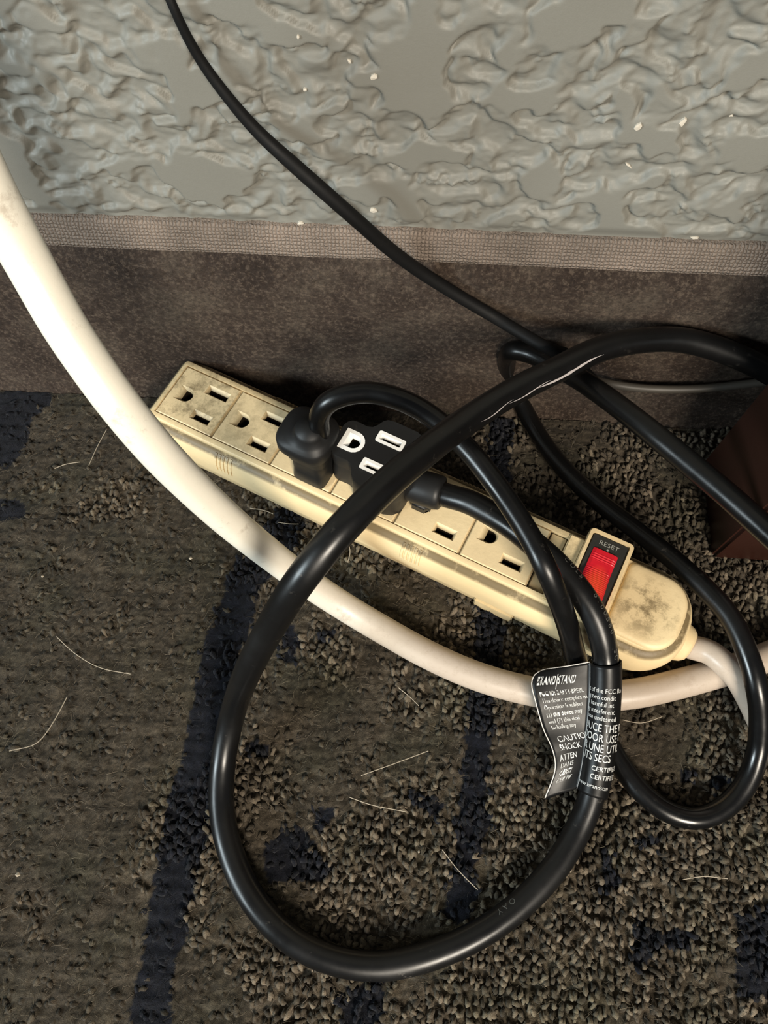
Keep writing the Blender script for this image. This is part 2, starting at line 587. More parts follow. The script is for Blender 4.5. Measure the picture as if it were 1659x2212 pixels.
NAVY = [  # streaks woven into the carpet, as polygons of the frame laid on the floor
    [(1, 610, 1090), (1, 655, 1090), (1, 650, 1180), (1, 565, 1260), (1, 548, 1320), (1, 520, 1420), (1, 500, 1520), (1, 480, 1640), (1, 455, 1760), (1, 430, 1870), (1, 405, 1990), (1, 380, 2080), (1, 362, 2260),
     (1, 262, 2260), (1, 300, 2090), (1, 318, 1980), (1, 345, 1850), (1, 352, 1760), (1, 392, 1640), (1, 420, 1500), (1, 440, 1390), (1, 478, 1290), (1, 505, 1215)],
    [(1, 1058, 880), (1, 1112, 900), (1, 1108, 1010), (1, 1098, 1150), (1, 1095, 1300), (1, 1085, 1440), (1, 1068, 1560), (1, 1056, 1700), (1, 1060, 1790), (1, 1028, 1870), (1, 1035, 1930), (1, 1010, 2000),
     (1, 955, 1990), (1, 975, 1880), (1, 992, 1770), (1, 1002, 1640), (1, 1014, 1500), (1, 1030, 1400), (1, 1034, 1290), (1, 1050, 1120)],
    [(1, -40, 860), (1, 40, 830), (1, 108, 828), (1, 110, 870), (1, 70, 900), (1, 55, 960), (1, 20, 1010), (1, -40, 1020)],
    [(1, -40, 1070), (1, 40, 1075), (1, 62, 1110), (1, 20, 1125), (1, -40, 1120)],
    [(1, 570, 1830), (1, 600, 1795), (1, 660, 1795), (1, 690, 1840), (1, 720, 1880), (1, 690, 1915), (1, 640, 1900), (1, 575, 1910)],
    [(1, 680, 1750), (1, 720, 1745), (1, 715, 1790), (1, 680, 1800)],
    [(1, 1300, 1830), (1, 1330, 1850), (1, 1338, 1925), (1, 1305, 1935)],
    [(1, 1375, 1985), (1, 1410, 1990), (1, 1440, 2020), (1, 1505, 2000), (1, 1490, 2060), (1, 1430, 2040), (1, 1400, 2090), (1, 1362, 2085)],
    [(1, 1595, 1975), (1, 1690, 1960), (1, 1700, 2180), (1, 1600, 2150), (1, 1590, 2080)],
    [(1, 745, 2130), (1, 830, 2120), (1, 822, 2260), (1, 728, 2260)],
    [(1, 880, 1712), (1, 930, 1715), (1, 962, 1745), (1, 945, 1765), (1, 890, 1730)],
    [(1, 605, 1310), (1, 650, 1385), (1, 640, 1430), (1, 612, 1430)],
    [(1, 540, 1600), (1, 580, 1610), (1, 570, 1640), (1, 545, 1640)],
    [(1, 1470, 1660), (1, 1505, 1665), (1, 1500, 1690), (1, 1470, 1690)], [(1, 1535, 1670), (1, 1580, 1680), (1, 1560, 1710), (1, 1530, 1700)],
    [(1, 690, 1360), (1, 725, 1362), (1, 720, 1385), (1, 690, 1385)], [(1, 1340, 1810), (1, 1430, 1800), (1, 1425, 1830), (1, 1380, 1825)],
]


def navy_mask(x, y):
    jx = x + 2.6 * fbm(x / 7, y / 5, 3, 61)
    jy = y + 2.6 * fbm(x / 7 + 5, y / 5, 3, 62)
    inside = np.zeros(len(x), bool)
    for poly in NAVY:
        P = np.array([at(a, b, z=-.5)[:2] for _, a, b in poly])
        c = np.zeros(len(x), bool)
        j = len(P) - 1
        for i in range(len(P)):
            xi, yi, xj, yj = P[i][0], P[i][1], P[j][0], P[j][1]
            if yi != yj: c ^= ((yi > jy) != (yj > jy)) & (jx < (xj - xi) * (jy - yi) / (yj - yi) + xi)
            j = i
        inside |= c
    return inside


def flatness(x, y):
    """0 where the loops stand, 1 where the pile is trodden flat"""
    return sstep(-.16, .26, fbm(x / 42, y / 42, 3, 21) + .0026 * (-x - 5))


def yarn_colour(x, y, t, flat, navy):
    t = np.clip(t + .30 * fbm(x / 16, y / 16, 3, 77), 0, 1)[:, None]
    c = np.array([.036, .028, .018]) * (1 - t) + np.array([.215, .172, .122]) * t
    g = np.clip(fbm(x / 24, y / 24, 2, 55) + .1, 0, .6)[:, None]
    c = c * (1 - .25 * g * np.array([1, .55, .9])) * (1 - .42 * flat[:, None])
    nv = np.array([.0042, .0050, .0088])[None] * (.7 + .9 * RNG.random(len(x))[:, None])
    return np.concatenate([np.where(navy[:, None], nv, c), np.ones((len(x), 1))], 1)


def build_carpet():
    rows, pts = np.arange(-312, -8, 3.15), []
    for k, y in enumerate(rows):
        x = np.arange(-272, 242, 1.95) + RNG.random() * 2
        pts.append(np.stack([x, np.full_like(x, y)], 1))
    P = np.vstack(pts)
    P[:, 1] += .035 * P[:, 0] + 1.0 * fbm(P[:, 0] / 30, P[:, 1] / 30, 2, 15) + RNG.normal(0, .22, len(P))
    P[:, 0] += RNG.normal(0, .38, len(P))
    P = P[P[:, 1] < -9.5]
    wear = flatness(P[:, 0], P[:, 1])
    P = P[RNG.random(len(P)) > .62 * wear]
    n = len(P)
    # trodden areas lie flatter and more tangled
    flat = flatness(P[:, 0], P[:, 1])
    navy = navy_mask(P[:, 0], P[:, 1])
    pathk, sides = 6, 5
    th = np.linspace(0, math.pi, pathk)
    a = np.linspace(0, 2 * math.pi, sides, endpoint=False)
    W = .92 + .3 * RNG.random(n)
    H = (2.9 + 1.0 * RNG.random(n)) * (1 - .30 * flat)
    yaw = RNG.normal(0, .45, n) + flat * RNG.normal(0, 1.0, n) + math.pi / 2
    tiltx = RNG.normal(0, .32, n) + flat * (.55 + RNG.normal(0, .7, n))
    tilty = RNG.normal(.1, .30, n) * (1 + 1.2 * flat)
    R = .60 + .26 * RNG.random(n)
    V = np.empty((n, pathk, sides, 3), np.float32)
    for i, t in enumerate(th):
        cx, cz = np.cos(t) * W, np.sin(t) ** .8 * H
        tx, tz = -math.sin(t), math.cos(t)
        rad = R * (.72 + .38 * math.sin(t)) * (1 + RNG.normal(0, .12, n))
        for j, b in enumerate(a):
            ox = cx + rad * math.cos(b) * (tz) * 1.0
            oz = cz - rad * math.cos(b) * (tx)
            oy = rad * math.sin(b) * 1.05
            V[:, i, j, 0] = ox
            V[:, i, j, 1] = oy
            V[:, i, j, 2] = oz
    V += RNG.normal(0, .13, V.shape)
    sx, sy = V[..., 0] + V[..., 2] * tiltx[:, None, None], V[..., 1] + V[..., 2] * tilty[:, None, None]
    c, s = np.cos(yaw)[:, None, None], np.sin(yaw)[:, None, None]
    V[..., 0], V[..., 1] = sx * c - sy * s + P[:, 0, None, None], sx * s + sy * c + P[:, 1, None, None]
    V[..., 2] -= 3.4
    blk = pathk * sides
    q = []
    for i in range(pathk - 1):
        for j in range(sides):
            k = (j + 1) % sides
            q.append((i * sides + j, i * sides + k, (i + 1) * sides + k, (i + 1) * sides + j))
    q = np.array(q)
    Q = (np.arange(n)[:, None, None] * blk + q[None]).reshape(-1, 4)
    colr = yarn_colour(P[:, 0], P[:, 1], np.clip(RNG.random(n) ** 2.2 * (1 - .35 * flat) + .10, 0, 1), flat, navy)
    C = np.repeat(colr, blk, axis=0)
    o = fast_mesh('carpet_pile', V.reshape(-1, 3), Q, YARN, color=C)
    tag(o, 'brown loop pile carpet with navy streaks covering the floor', 'carpet', kind='stuff')

    # the felted bed of yarn between the loops
    gx, gy = np.meshgrid(np.arange(-275, 245, .95), np.arange(-314, -8.2, .95))
    X, Y = gx.ravel(), gy.ravel()
    fl_ = flatness(X, Y)
    row = np.sin(2 * math.pi * (Y - .035 * X + 1.6 * fbm(X / 12, Y / 12, 2, 15)) / 6.3)
    fib = fbm(X / 3.4 + .5 * Y, Y / 1.5, 3, 41)
    Zb = -2.0 + 1.0 * fl_ + .75 * fib + .55 * fbm(X / 7, Y / 4, 2, 43) + .32 * row * (.4 + .6 * fl_)
    cb = yarn_colour(X, Y, np.clip(.10 + .55 * fib + .35 * RNG.random(len(X)) ** 2, 0, 1), fl_, navy_mask(X, Y))
    ny, nx = gx.shape
    i = np.arange(ny - 1)[:, None] * nx + np.arange(nx - 1)[None, :]
    fast_mesh('felted_bed', np.stack([X, Y, Zb], 1), np.stack([i, i + 1, i + nx + 1, i + nx], -1).reshape(-1, 4), YARN, parent=o, color=cb)

    # loose fuzz standing out of the pile
    m = 36000
    p0 = np.stack([RNG.uniform(-270, 240, m), RNG.uniform(-312, -9, m), np.full(m, -.7)], 1) + RNG.normal(0, .6, (m, 3)) * [1, 1, .5]
    d = RNG.normal(0, 1, (m, 3)) * [1, .6, .28]
    d /= np.linalg.norm(d, axis=1)[:, None]
    L = (1.2 + 3.6 * RNG.random(m) ** 2)[:, None]
    bend = RNG.normal(0, .6, (m, 3)) * [1, 1, .5]
    pts = [p0, p0 + d * L * .5 + bend + [0, 0, .5], p0 + d * L + bend * .4]
    sides2 = 3
    V2 = np.empty((m, 3, sides2, 3), np.float32)
    e1 = np.cross(d, [0, 0, 1.0])
    e1 /= np.linalg.norm(e1, axis=1)[:, None] + 1e-6
    e2 = np.cross(d, e1)
    for i, (p, r) in enumerate(zip(pts, (.085, .07, .03))):
        for j in range(3):
            b = 2 * math.pi * j / 3
            V2[:, i, j] = p + r * (math.cos(b) * e1 + math.sin(b) * e2)
    q2 = np.array([(i * 3 + j, i * 3 + (j + 1) % 3, (i + 1) * 3 + (j + 1) % 3, (i + 1) * 3 + j) for i in range(2) for j in range(3)])
    Q2 = (np.arange(m)[:, None, None] * 9 + q2[None]).reshape(-1, 4)
    c2 = np.repeat(yarn_colour(p0[:, 0], p0[:, 1], np.clip(RNG.random(m) ** 1.5 + .15, 0, 1), np.zeros(m), navy_mask(p0[:, 0], p0[:, 1])), 9, axis=0)
    fast_mesh('carpet_fuzz', V2.reshape(-1, 3), Q2, YARN, parent=o, color=c2)


build_carpet()


# stray hairs and crumbs on the carpet
def build_lint():
    V, F = [], []

    def strand(pp, z, r):
        C = spline([at(x, y, z=z) for x, y in pp], 1.5, 1)
        v, q = tube_data(C, r, 4)
        k = len(V)
        V.extend(v)
        F.extend([tuple(k + i for i in f) for f in q])
    for pp in ([(122, 1375), (160, 1410), (215, 1442), (282, 1456)], [(145, 1505), (115, 1560), (80, 1605), (20, 1622)], [(755, 1722), (800, 1738), (880, 1754)],
               [(780, 1675), (850, 1650), (925, 1622)], [(230, 928), (210, 965), (192, 1005)], [(118, 1012), (140, 1003), (172, 998)], [(955, 1835), (990, 1880), (1032, 1922)],
               [(1475, 1900), (1520, 1893), (1572, 1898)], [(1445, 876), (1452, 889), (1468, 890), (1480, 884)], [(752, 1172), (757, 1192), (751, 1215)],
               [(540, 1098), (570, 1102), (590, 1110)], [(600, 1128), (625, 1132), (645, 1132)], [(1345, 1555), (1385, 1562), (1430, 1548)], [(860, 1485), (885, 1505), (905, 1525)]):
        strand(pp, 1.0, .16)
    for (x, y, s) in ((412, 1206, 1.0), (38, 1890, .9), (1188, 886, 1.2), (1466, 905, .9), (350, 800, .8), (1232, 1880, .7), (690, 1245, .7), (92, 1245, .8), (905, 1840, .6), (275, 812, .9)):
        c = at(x, y, z=.9)
        k = len(V)
        V.extend([c + np.array(d) * s * random.uniform(.7, 1.2) for d in ((1, 0, 0), (0, 1, .1), (-1, 0, 0), (0, -1, .1), (0, 0, .8), (0, 0, -.9))])
        F.extend([tuple(k + i for i in f) for f in ((0, 1, 4), (1, 2, 4), (2, 3, 4), (3, 0, 4), (1, 0, 5), (2, 1, 5), (3, 2, 5), (0, 3, 5))])
    o = mesh_obj('lint', V, F, LINT, smooth=False)
    tag(o, 'pale stray hairs and crumbs scattered over the carpet', 'lint', kind='stuff')


build_lint()

# ------------------------------------------------------------------ furniture panel at the right
p_f, p_b = at(1538, 1203, z=0), at(1516, 998, z=0)


def build_panel():
    x0, y0, y1 = p_f[0], p_f[1], p_b[1]
    bm = bmesh.new()
    bmesh.ops.create_cube(bm, size=1)
    for v in bm.verts:
        v.co = Vector((x0 if v.co.x < 0 else x0 + 420, y0 if v.co.y < 0 else y1, -1.2 if v.co.z < 0 else 330))
    bmesh.ops.bevel(bm, geom=[e for e in bm.edges], offset=1.3, segments=3, affect='EDGES')
    root = empty('cabinet', (0, 0, 0))
    bm_obj('side_panel', bm, WOOD, root, 40)
    bm = bmesh.new()
    bmesh.ops.create_cube(bm, size=1)
    for v in bm.verts:
        v.co = Vector((x0 + 2 if v.co.x < 0 else x0 + 422, y0 + 2 if v.co.y < 0 else y1 + 10, 330 if v.co.z < 0 else 348))
    bmesh.ops.bevel(bm, geom=[e for e in bm.edges], offset=1.5, segments=2, affect='EDGES')
    bm_obj('top_board', bm, WOOD, root, 40)
    tag(root, 'dark maroon cabinet end standing on the carpet at the right edge', 'cabinet')


build_panel()

# ------------------------------------------------------------------ power strip
STRIP_O, STRIP_A = (-113.143, -31.7709), -0.404572
PW, VW, PIT, GOFF = 165.94, 25.03, 27.656, 7.266
strip = empty('power_strip', (STRIP_O[0] * MM, STRIP_O[1] * MM, 0), STRIP_A)
tag(strip, 'yellowed cream power strip with six outlets and lit red switch lying on carpet', 'power strip')
_ca, _sa = math.cos(STRIP_A), math.sin(STRIP_A)


def uvw(u, v, z):
    """strip coordinates to world, mm"""
    return np.array([STRIP_O[0] + u * _ca - v * _sa, STRIP_O[1] + u * _sa + v * _ca, z])


def to_uv(P):
    d = np.asarray(P) - np.array([*STRIP_O, 0])
    return np.array([d[0] * _ca + d[1] * _sa, -d[0] * _sa + d[1] * _ca, d[2]])


def rrect(u0, u1, v0, v1, rl, rr, n=6):
    """rounded rectangle, radius rl at the left corners, rr at the right"""
    out = []
    for cx, cy, r, a0 in ((u1 - rr, v1 - rr, rr, 0), (u0 + rl, v1 - rl, rl, 90), (u0 + rl, v0 + rl, rl, 180), (u1 - rr, v0 + rr, rr, 270)):
        for k in range(n + 1):
            a = math.radians(a0 + 90 * k / n)
            out.append((cx + r * math.cos(a), cy + r * math.sin(a)))
    return out


def body_outline(ins):
    return rrect(-6.7 + ins, 226 - ins, -7.1 + ins, 32.1 - ins, max(4.5 - ins * .6, 1.2), max(17 - ins, 3), 9)


def loft(bm, loops, zs, close_top=False, close_bottom=False):
    rings = [[bm.verts.new((x, y, z)) for x, y in lp] for lp, z in zip(loops, zs)]
    for a, b in zip(rings[:-1], rings[1:]):
        n = len(a)
        for i in range(n): bm.faces.new((a[i], a[(i + 1) % n], b[(i + 1) % n], b[i]))
    if close_top: bm.faces.new(rings[-1])
    if close_bottom: bm.faces.new(rings[0][::-1])
    return rings


def fill_between(bm, loops_of_verts):
    es = []
    for lp in loops_of_verts:
        n = len(lp)
        for i in range(n):
            e = bm.edges.get((lp[i], lp[(i + 1) % n])) or bm.edges.new((lp[i], lp[(i + 1) % n]))
            es.append(e)
    bmesh.ops.triangle_fill(bm, use_beauty=True, use_dissolve=False, edges=es)


def build_strip_body():
    bm = bmesh.new()
    prof = [(-1.0, 2.6), (2.0, 2.0), (7.0, 1.6), (7.4, 1.0), (11.2, .8), (11.6, .25), (16, 0), (19, .35), (21.5, 1.2), (23.4, 2.5), (24.3, 3.6), (24.6, 4.4), (26.3, 4.7), (26.8, 4.9), (27.0, 5.2)]
    rings = loft(bm, [body_outline(i) for _, i in prof], [z for z, _ in prof], close_bottom=True)
    top = rings[-1]
    well = [(0, 0), (172.6, 0), (172.6, VW), (0, VW)]
    w1 = [bm.verts.new((x, y, 27.0)) for x, y in well]
    w2 = [bm.verts.new((x, y, 15.0)) for x, y in well]
    n = 4
    for i in range(n): bm.faces.new((w1[i], w1[(i + 1) % n], w2[(i + 1) % n], w2[i]))
    bm.faces.new(w2)
    fill_between(bm, [top, w1])
    bm_obj('housing', bm, CREAM, strip, 35)


build_strip_body()


def slot_loop(cu, cv, L, W): return [(cu - L / 2, cv - W / 2), (cu + L / 2, cv - W / 2), (cu + L / 2, cv + W / 2), (cu - L / 2, cv + W / 2)]


def ground_loop(cu, cv, r, ext):
    """D shaped earth hole, flat on the left"""
    out = [(cu - ext, cv - r)]
    for k in range(11):
        a = math.radians(-90 + 18 * k)
        out.append((cu + r * math.cos(a), cv + r * math.sin(a)))
    out.append((cu - ext, cv + r))
    return out


def holed_plate(bm, outer, holes, zt, zb, bev=.35):
    """plate with funnel shaped holes; holes = (loop at top, loop lower down, depth of the funnel, depth of the hole)"""
    cu, cv = sum(p[0] for p in outer) / len(outer), sum(p[1] for p in outer) / len(outer)
    inner = []
    for p in outer:
        d = Vector((p[0] - cu, p[1] - cv))
        inner.append((p[0] - bev * (1 if d.x > 0 else -1), p[1] - bev * (1 if d.y > 0 else -1)))
    wide = [(p[0] - .45 * (-1 if p[0] > cu else 1), p[1] - .45 * (-1 if p[1] > cv else 1)) for p in outer]
    rings = loft(bm, [wide, wide, outer, outer, inner], [zb, zt - .9, zt - .9, zt - bev, zt])
    loops = [rings[-1]]
    for top, low, d1, d2 in holes:
        h = loft(bm, [top, low], [zt, zt - d1])
        nf = len(bm.faces)
        dd = loft(bm, [low, low], [zt - d1, zt - d2], close_top=True)
        bm.faces.ensure_lookup_table()
        for f in bm.faces[nf:]: f.material_index = 1
        loops.append(h[0])
    fill_between(bm, loops)


def build_outlets():
    bm = bmesh.new()
    g = .50
    outer = [(g, g), (PIT - g, g), (PIT - g, VW - g), (g, VW - g)]
    c = VW / 2
    holes = [(ground_loop(GOFF, c, 3.5, 4.0), ground_loop(GOFF + .4, c, 2.4, 1.6), 1.6, 9.0),
             (slot_loop(GOFF + 11.9, c + 6.35, 10.6, 4.4), slot_loop(GOFF + 11.9, c + 6.1, 8.4, 2.0), 1.6, 9.0),
             (slot_loop(GOFF + 11.9, c - 6.35, 9.0, 4.4), slot_loop(GOFF + 11.9, c - 6.6, 6.9, 2.0), 1.6, 9.0)]
    holed_plate(bm, outer, holes, 27.0, 15.0)
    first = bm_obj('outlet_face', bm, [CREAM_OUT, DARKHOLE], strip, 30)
    for k in range(1, 6):
        o = first.copy()
        COL.objects.link(o)
        o.parent = strip
        o.location = (PIT * k * MM, 0, 0)


def m_outlet():
    """outlet faces: same plastic; grime is thicker on the two unused faces at the left end (varies per object)"""
    m = Mat('outlet_plastic', rough=.5, spec=.4)
    oi = m.n('ShaderNodeObjectInfo')
    loc = m.n('ShaderNodeVectorMath', operation='ADD')
    m.t.links.new(m.co, loc.inputs[0])
    m.t.links.new(oi.outputs['Location'], loc.inputs[1])
    v = loc.outputs[0]
    lx = m.sep(oi.outputs['Location'])[0]
    left = m.math('MULTIPLY', m.math('SUBTRACT', -.070, lx), 25.0, clamp=True)
    g = m.noise(150, 6, .75, vec=v)
    f = m.noise(620, 5, .75, vec=v)
    base = m.mix(m.noise(30, 3, vec=v), (.68, .53, .30), (.77, .62, .38))
    k = m.math('MULTIPLY', m.ramp(g, [(.45, 0.0), (.64, 1.0)]), m.math('ADD', .12, m.math('MULTIPLY', left, .75)))
    k = m.math('MAXIMUM', k, m.math('MULTIPLY', m.ramp(f, [(.60, 0.0), (.74, 1.0)]), m.math('ADD', .15, m.math('MULTIPLY', left, .5))))
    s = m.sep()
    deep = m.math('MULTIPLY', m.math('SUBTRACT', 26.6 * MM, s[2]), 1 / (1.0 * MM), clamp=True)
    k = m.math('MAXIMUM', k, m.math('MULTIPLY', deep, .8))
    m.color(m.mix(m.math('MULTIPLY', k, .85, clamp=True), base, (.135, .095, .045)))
    m.bump(m.noise(900, 4), .00015, .5)
    return m.m


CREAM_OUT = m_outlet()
build_outlets()


def box_bm(bm, u0, u1, v0, v1, z0, z1, bev=.4, seg=2):
    r = bmesh.ops.create_cube(bm, size=1)
    for v in r['verts']:
        v.co = Vector((u0 if v.co.x < 0 else u1, v0 if v.co.y < 0 else v1, z0 if v.co.z < 0 else z1))
    if bev:
        es = list({e for v in r['verts'] for e in v.link_edges})
        bmesh.ops.bevel(bm, geom=es, offset=bev, segments=seg, affect='EDGES')


# recess between the last outlet and the switch, and the raised block beside it
bm = bmesh.new()
box_bm(bm, 166.3, 172.4, .2, VW - .2, 15, 25.4, .3)
bm_obj('recess_floor', bm, CREAM, strip, 40)
bm = bmesh.new()
box_bm(bm, 172.6, 178.6, -1.6, 26.6, 26, 28.0, .5)
bm_obj('raised_block', bm, CREAM, strip, 40)
# grip ribs on both shoulders
for u0 in (32.5, 118.0):
    for side in (0, 1):
        bm = bmesh.new()
        for k in range(5 if side == 0 else 7):
            u = u0 + k * 1.75 + (8 if side else 0)
            pts = [(16, -.35), (19, 0.0), (21.5, .85), (23.4, 2.1), (24.4, 3.2)]
            for (za, ia), (zb, ib) in zip(pts[:-1], pts[1:]):
                va, vb = -7.1 + ia, -7.1 + ib
                if side: va, vb = 25.0 - va, 25.0 - vb
                d = -.0 if side == 0 else .0
                vs = [bm.verts.new((u - .45, va + d, za)), bm.verts.new((u + .45, va + d, za)), bm.verts.new((u + .45, vb + d, zb)), bm.verts.new((u - .45, vb + d, zb))]
                bm.faces.new(vs)
                w = -.55 if side == 0 else .55
                vs2 = [bm.verts.new((v.co.x, v.co.y - w * 1.6, v.co.z - .9)) for v in vs]
                for i in range(4): bm.faces.new((vs[i], vs[(i + 1) % 4], vs2[(i + 1) % 4], vs2[i]))
        bmesh.ops.remove_doubles(bm, verts=bm.verts[:], dist=.01)
        bm_obj('grip_ribs', bm, CREAM, strip)
# mounting foot under the front edge
bm = bmesh.new()
box_bm(bm, 150, 166.4, -6.6, -2.0, -1.2, 6.0, .5)
bm_obj('mounting_foot', bm, CREAM, strip, 40)


def build_switch():
    bm = bmesh.new()
    out = rrect(178.3, 195.4, -1.2, 31.8, 1.6, 1.6, 4)
    inn = rrect(179.8, 194.0, .4, 30.3, 1.0, 1.0, 4)
    rings = loft(bm, [out, out, rrect(178.6, 195.1, -.9, 31.5, 1.5, 1.5, 4), inn, inn], [22.0, 30.0, 30.5, 30.5, 28.5])
    bm.faces.new(rings[-1])
    fr = bm_obj('switch_frame', bm, CREAM, strip, 35)
    bm = bmesh.new()
    loft(bm, [rrect(180.0, 193.8, .6, 30.1, .8, .8, 3), rrect(180.3, 193.5, .9, 29.8, .8, .8, 3)], [28.5, 29.9], close_top=True)
    bz = bm_obj('switch_plate', bm, BEZEL, strip, 35)
    # rocker: a wedge, low towards the back, high towards the front, with a finger ribbed middle
    nu, nv = 9, 96
    us, vs = np.linspace(182.0, 191.4, nu), np.linspace(24.4, 2.4, nv)
    V, F = [], []
    for j, v in enumerate(vs):
        t = j / (nv - 1)
        z = 30.6 + 1.2 * t + 5.4 * sstep(.30, 1.0, np.array(t)) ** 1.0
        for i, u in enumerate(us):
            e = min(1.0, min(i, nu - 1 - i) / 1.0)
            rib = .13 * math.sin(t * nv * math.pi * .5) if (.08 < t < .22 or .35 < t < .85) else 0
            V.append((u, v, z - .5 * (1 - e) + rib * e))
    F = [(j * nu + i, j * nu + i + 1, (j + 1) * nu + i + 1, (j + 1) * nu + i) for j in range(nv - 1) for i in range(nu - 1)]
    edge = [i for i in range(nu)] + [j * nu + nu - 1 for j in range(1, nv)] + [(nv - 1) * nu + i for i in range(nu - 2, -1, -1)] + [j * nu for j in range(nv - 2, 0, -1)]
    k = len(V)
    for e in edge: V.append((V[e][0], V[e][1], 29.0))
    F += [(edge[i], k + i, k + (i + 1) % len(edge), edge[(i + 1) % len(edge)]) for i in range(len(edge))]
    rk = mesh_obj('rocker_switch', V, F, ROCKER, strip, smooth=False)
    rk['label'] = 'glowing red rocker button'
    # RESET lettering and its dot
    tv = text_mesh('RESET', 2.5)
    P = [(183.0 + x * 1.15, 26.5 + y, 30.02) for x, y in tv[0]]
    k = len(P)
    P += [(187.0 + .45 * math.cos(i * math.pi / 4), 25.4 + .45 * math.sin(i * math.pi / 4), 30.02) for i in range(8)]
    mesh_obj('reset_lettering', P, tv[1] + [tuple(k + i for i in range(8))], GREYTXT, bz)


GREYTXT = m_plain('worn_print', (.30, .30, .27), .6, .3)


def text_mesh(s, size):
    """flat lettering as (points mm, faces), baseline at the origin"""
    cu = bpy.data.curves.new('lettering', 'FONT')
    cu.body = s
    cu.size = size
    cu.resolution_u = 3
    o = bpy.data.objects.new('lettering', cu)
    COL.objects.link(o)
    bpy.context.view_layer.update()
    me = bpy.data.meshes.new_from_object(o.evaluated_get(bpy.context.evaluated_depsgraph_get()))
    bm = bmesh.new()
    bm.from_mesh(me)
    bmesh.ops.triangulate(bm, faces=bm.faces[:])
    P = [(v.co.x, v.co.y) for v in bm.verts]
    F = [tuple(v.index for v in f.verts) for f in bm.faces]
    bm.free()
    bpy.data.objects.remove(o)
    bpy.data.curves.remove(cu)
    bpy.data.meshes.remove(me)
    return P, F


build_switch()
# rounded cap over the cord end
bm = bmesh.new()
_capz = [(26.6, 0), (27.4, .1), (28.1, .6), (28.5, 1.5), (28.65, 3.2), (28.7, 6)]
loft(bm, [rrect(196.4 + i, 220.9 - i, -1.9 + i, 26.9 - i, max(2.5 - i * .2, .5), max(10 - i, 2.5), 8) for _, i in _capz], [z for z, _ in _capz], close_top=True)
bm_obj('end_cap', bm, CREAM, strip, 40)
# strain relief collar and the strip's own cord
pts = [uvw(219, 12.2, 12), uvw(229, 11.6, 12), at(1530, 1407, z=14), at(1556, 1426, z=16), at(1590, 1460, z=15.6), at(1622, 1515, z=10), at(1660, 1590, z=4.8), at(1730, 1660, z=5), at(1830, 1740, z=4.6)]
C = spline([to_uv(p) for p in pts], 1.2, 4)
tube('power_cord', C, 4.6, WCABLE, strip, 24)
sr = [to_uv(uvw(u, 12.1 - .05 * (u - 222), 12)) for u in (222, 224, 226, 228.0, 229.4)]
tube('strain_relief', np.array(sr), [8.2, 8.2, 7.6, 6.8, 5.6], CREAM, strip, 24)

# ------------------------------------------------------------------ thick white cable
wp = [(-168, 60, 205), (-104, 235, 188), (-45, 365, 176), (0, 453, 167), (38, 524, 160), (78, 596, 153), (136, 699, 144), (205, 802, 134), (250, 864, 127), (300, 927, 118), (345, 979, 109), (410, 1046, 93), (490, 1121, 71), (575, 1191, 46), (650, 1248, 26),
      (740, 1308, 11), (830, 1362, 6.0), (920, 1412, 5.3), (1010, 1453, 5.3), (1100, 1482, 5.3), (1190, 1500, 5.3), (1290, 1505, 5.3), (1380, 1497, 5.3), (1460, 1479, 5.3), (1530, 1460, 5.3),
      (1590, 1443, 5.3), (1660, 1418, 5.3), (1740, 1380, 5.3), (1840, 1320, 5.3)]
wc = tube('white_cable', spline([at(x, y, z=z) for x, y, z in wp], 1.3, 6), 5.5, WCABLE, None, 28)
tag(wc, 'thick white cable sweeping down from upper left and across the carpet', 'cable')

# ------------------------------------------------------------------ thin cords by the wall
tp = [(335, -80, 172, 1.1), (370, 5, 177, 1.15), (402, 75, 184, 1.25), (440, 140, 191, 1.4), (500, 220, 199, 1.6), (560, 288, 206, 1.85), (630, 352, 211, 2.1), (700, 414, 217, 2.2), (775, 480, 227, 2.25), (850, 545, 241, 2.25),
      (920, 595, 253, 2.25), (1000, 645, 263, 2.25), (1070, 686, 268, 2.25), (1130, 722, 266, 2.25), (1185, 753, 264, 2.25), (1228, 768, 274, 2.25), (1265, 806, 283, 2.25), (1310, 852, 286, 2.25), (1400, 932, 276, 2.25), (1500, 1016, 266, 2.25), (1620, 1122, 257, 2.25)]
tc4 = spline([[*(CAM + d * (FW + RT * (x - 829.5) / F_PX - UP * (y - 1106.0) / F_PX)), r] for x, y, d, r in tp], 1.3, 5)
thin = tube('thin_black_cord', tc4[:, :3], tc4[:, 3], THIN, None, 16)
tag(thin, 'thin matte black cord hanging down across the plaster wall', 'cord')

gp = [(1225, 790, 20), (1262, 812, 18), (1310, 827, 16), (1370, 837, 14), (1440, 841, 13), (1520, 839, 13), (1600, 831, 14), (1680, 821, 15), (1760, 808, 15)]
gc = tube('thin_grey_cable', spline([at(x, y, Y=-9.5 - (5 if x < 1290 else 0)) for x, y, z in gp], 1.5, 4), 1.7, GREYCABLE, None, 12)
tag(gc, 'thin dull grey cable lying along the baseboard foot by the maroon cabinet', 'cable')

# ------------------------------------------------------------------ cord with the round plug (outlet three)
cord1 = empty('appliance_lead', tuple(uvw(72, 12, 0) * MM))
tag(cord1, 'black lead from the bulbous plug in the third outlet, making the small right loop', 'power cord', 'black leads plugged into the strip')


def world_tube(name, C, R, mat, root, seg=20):
    off = np.array(root.location) / MM
    return tube(name, np.asarray(C) - off, R, mat, root, seg)


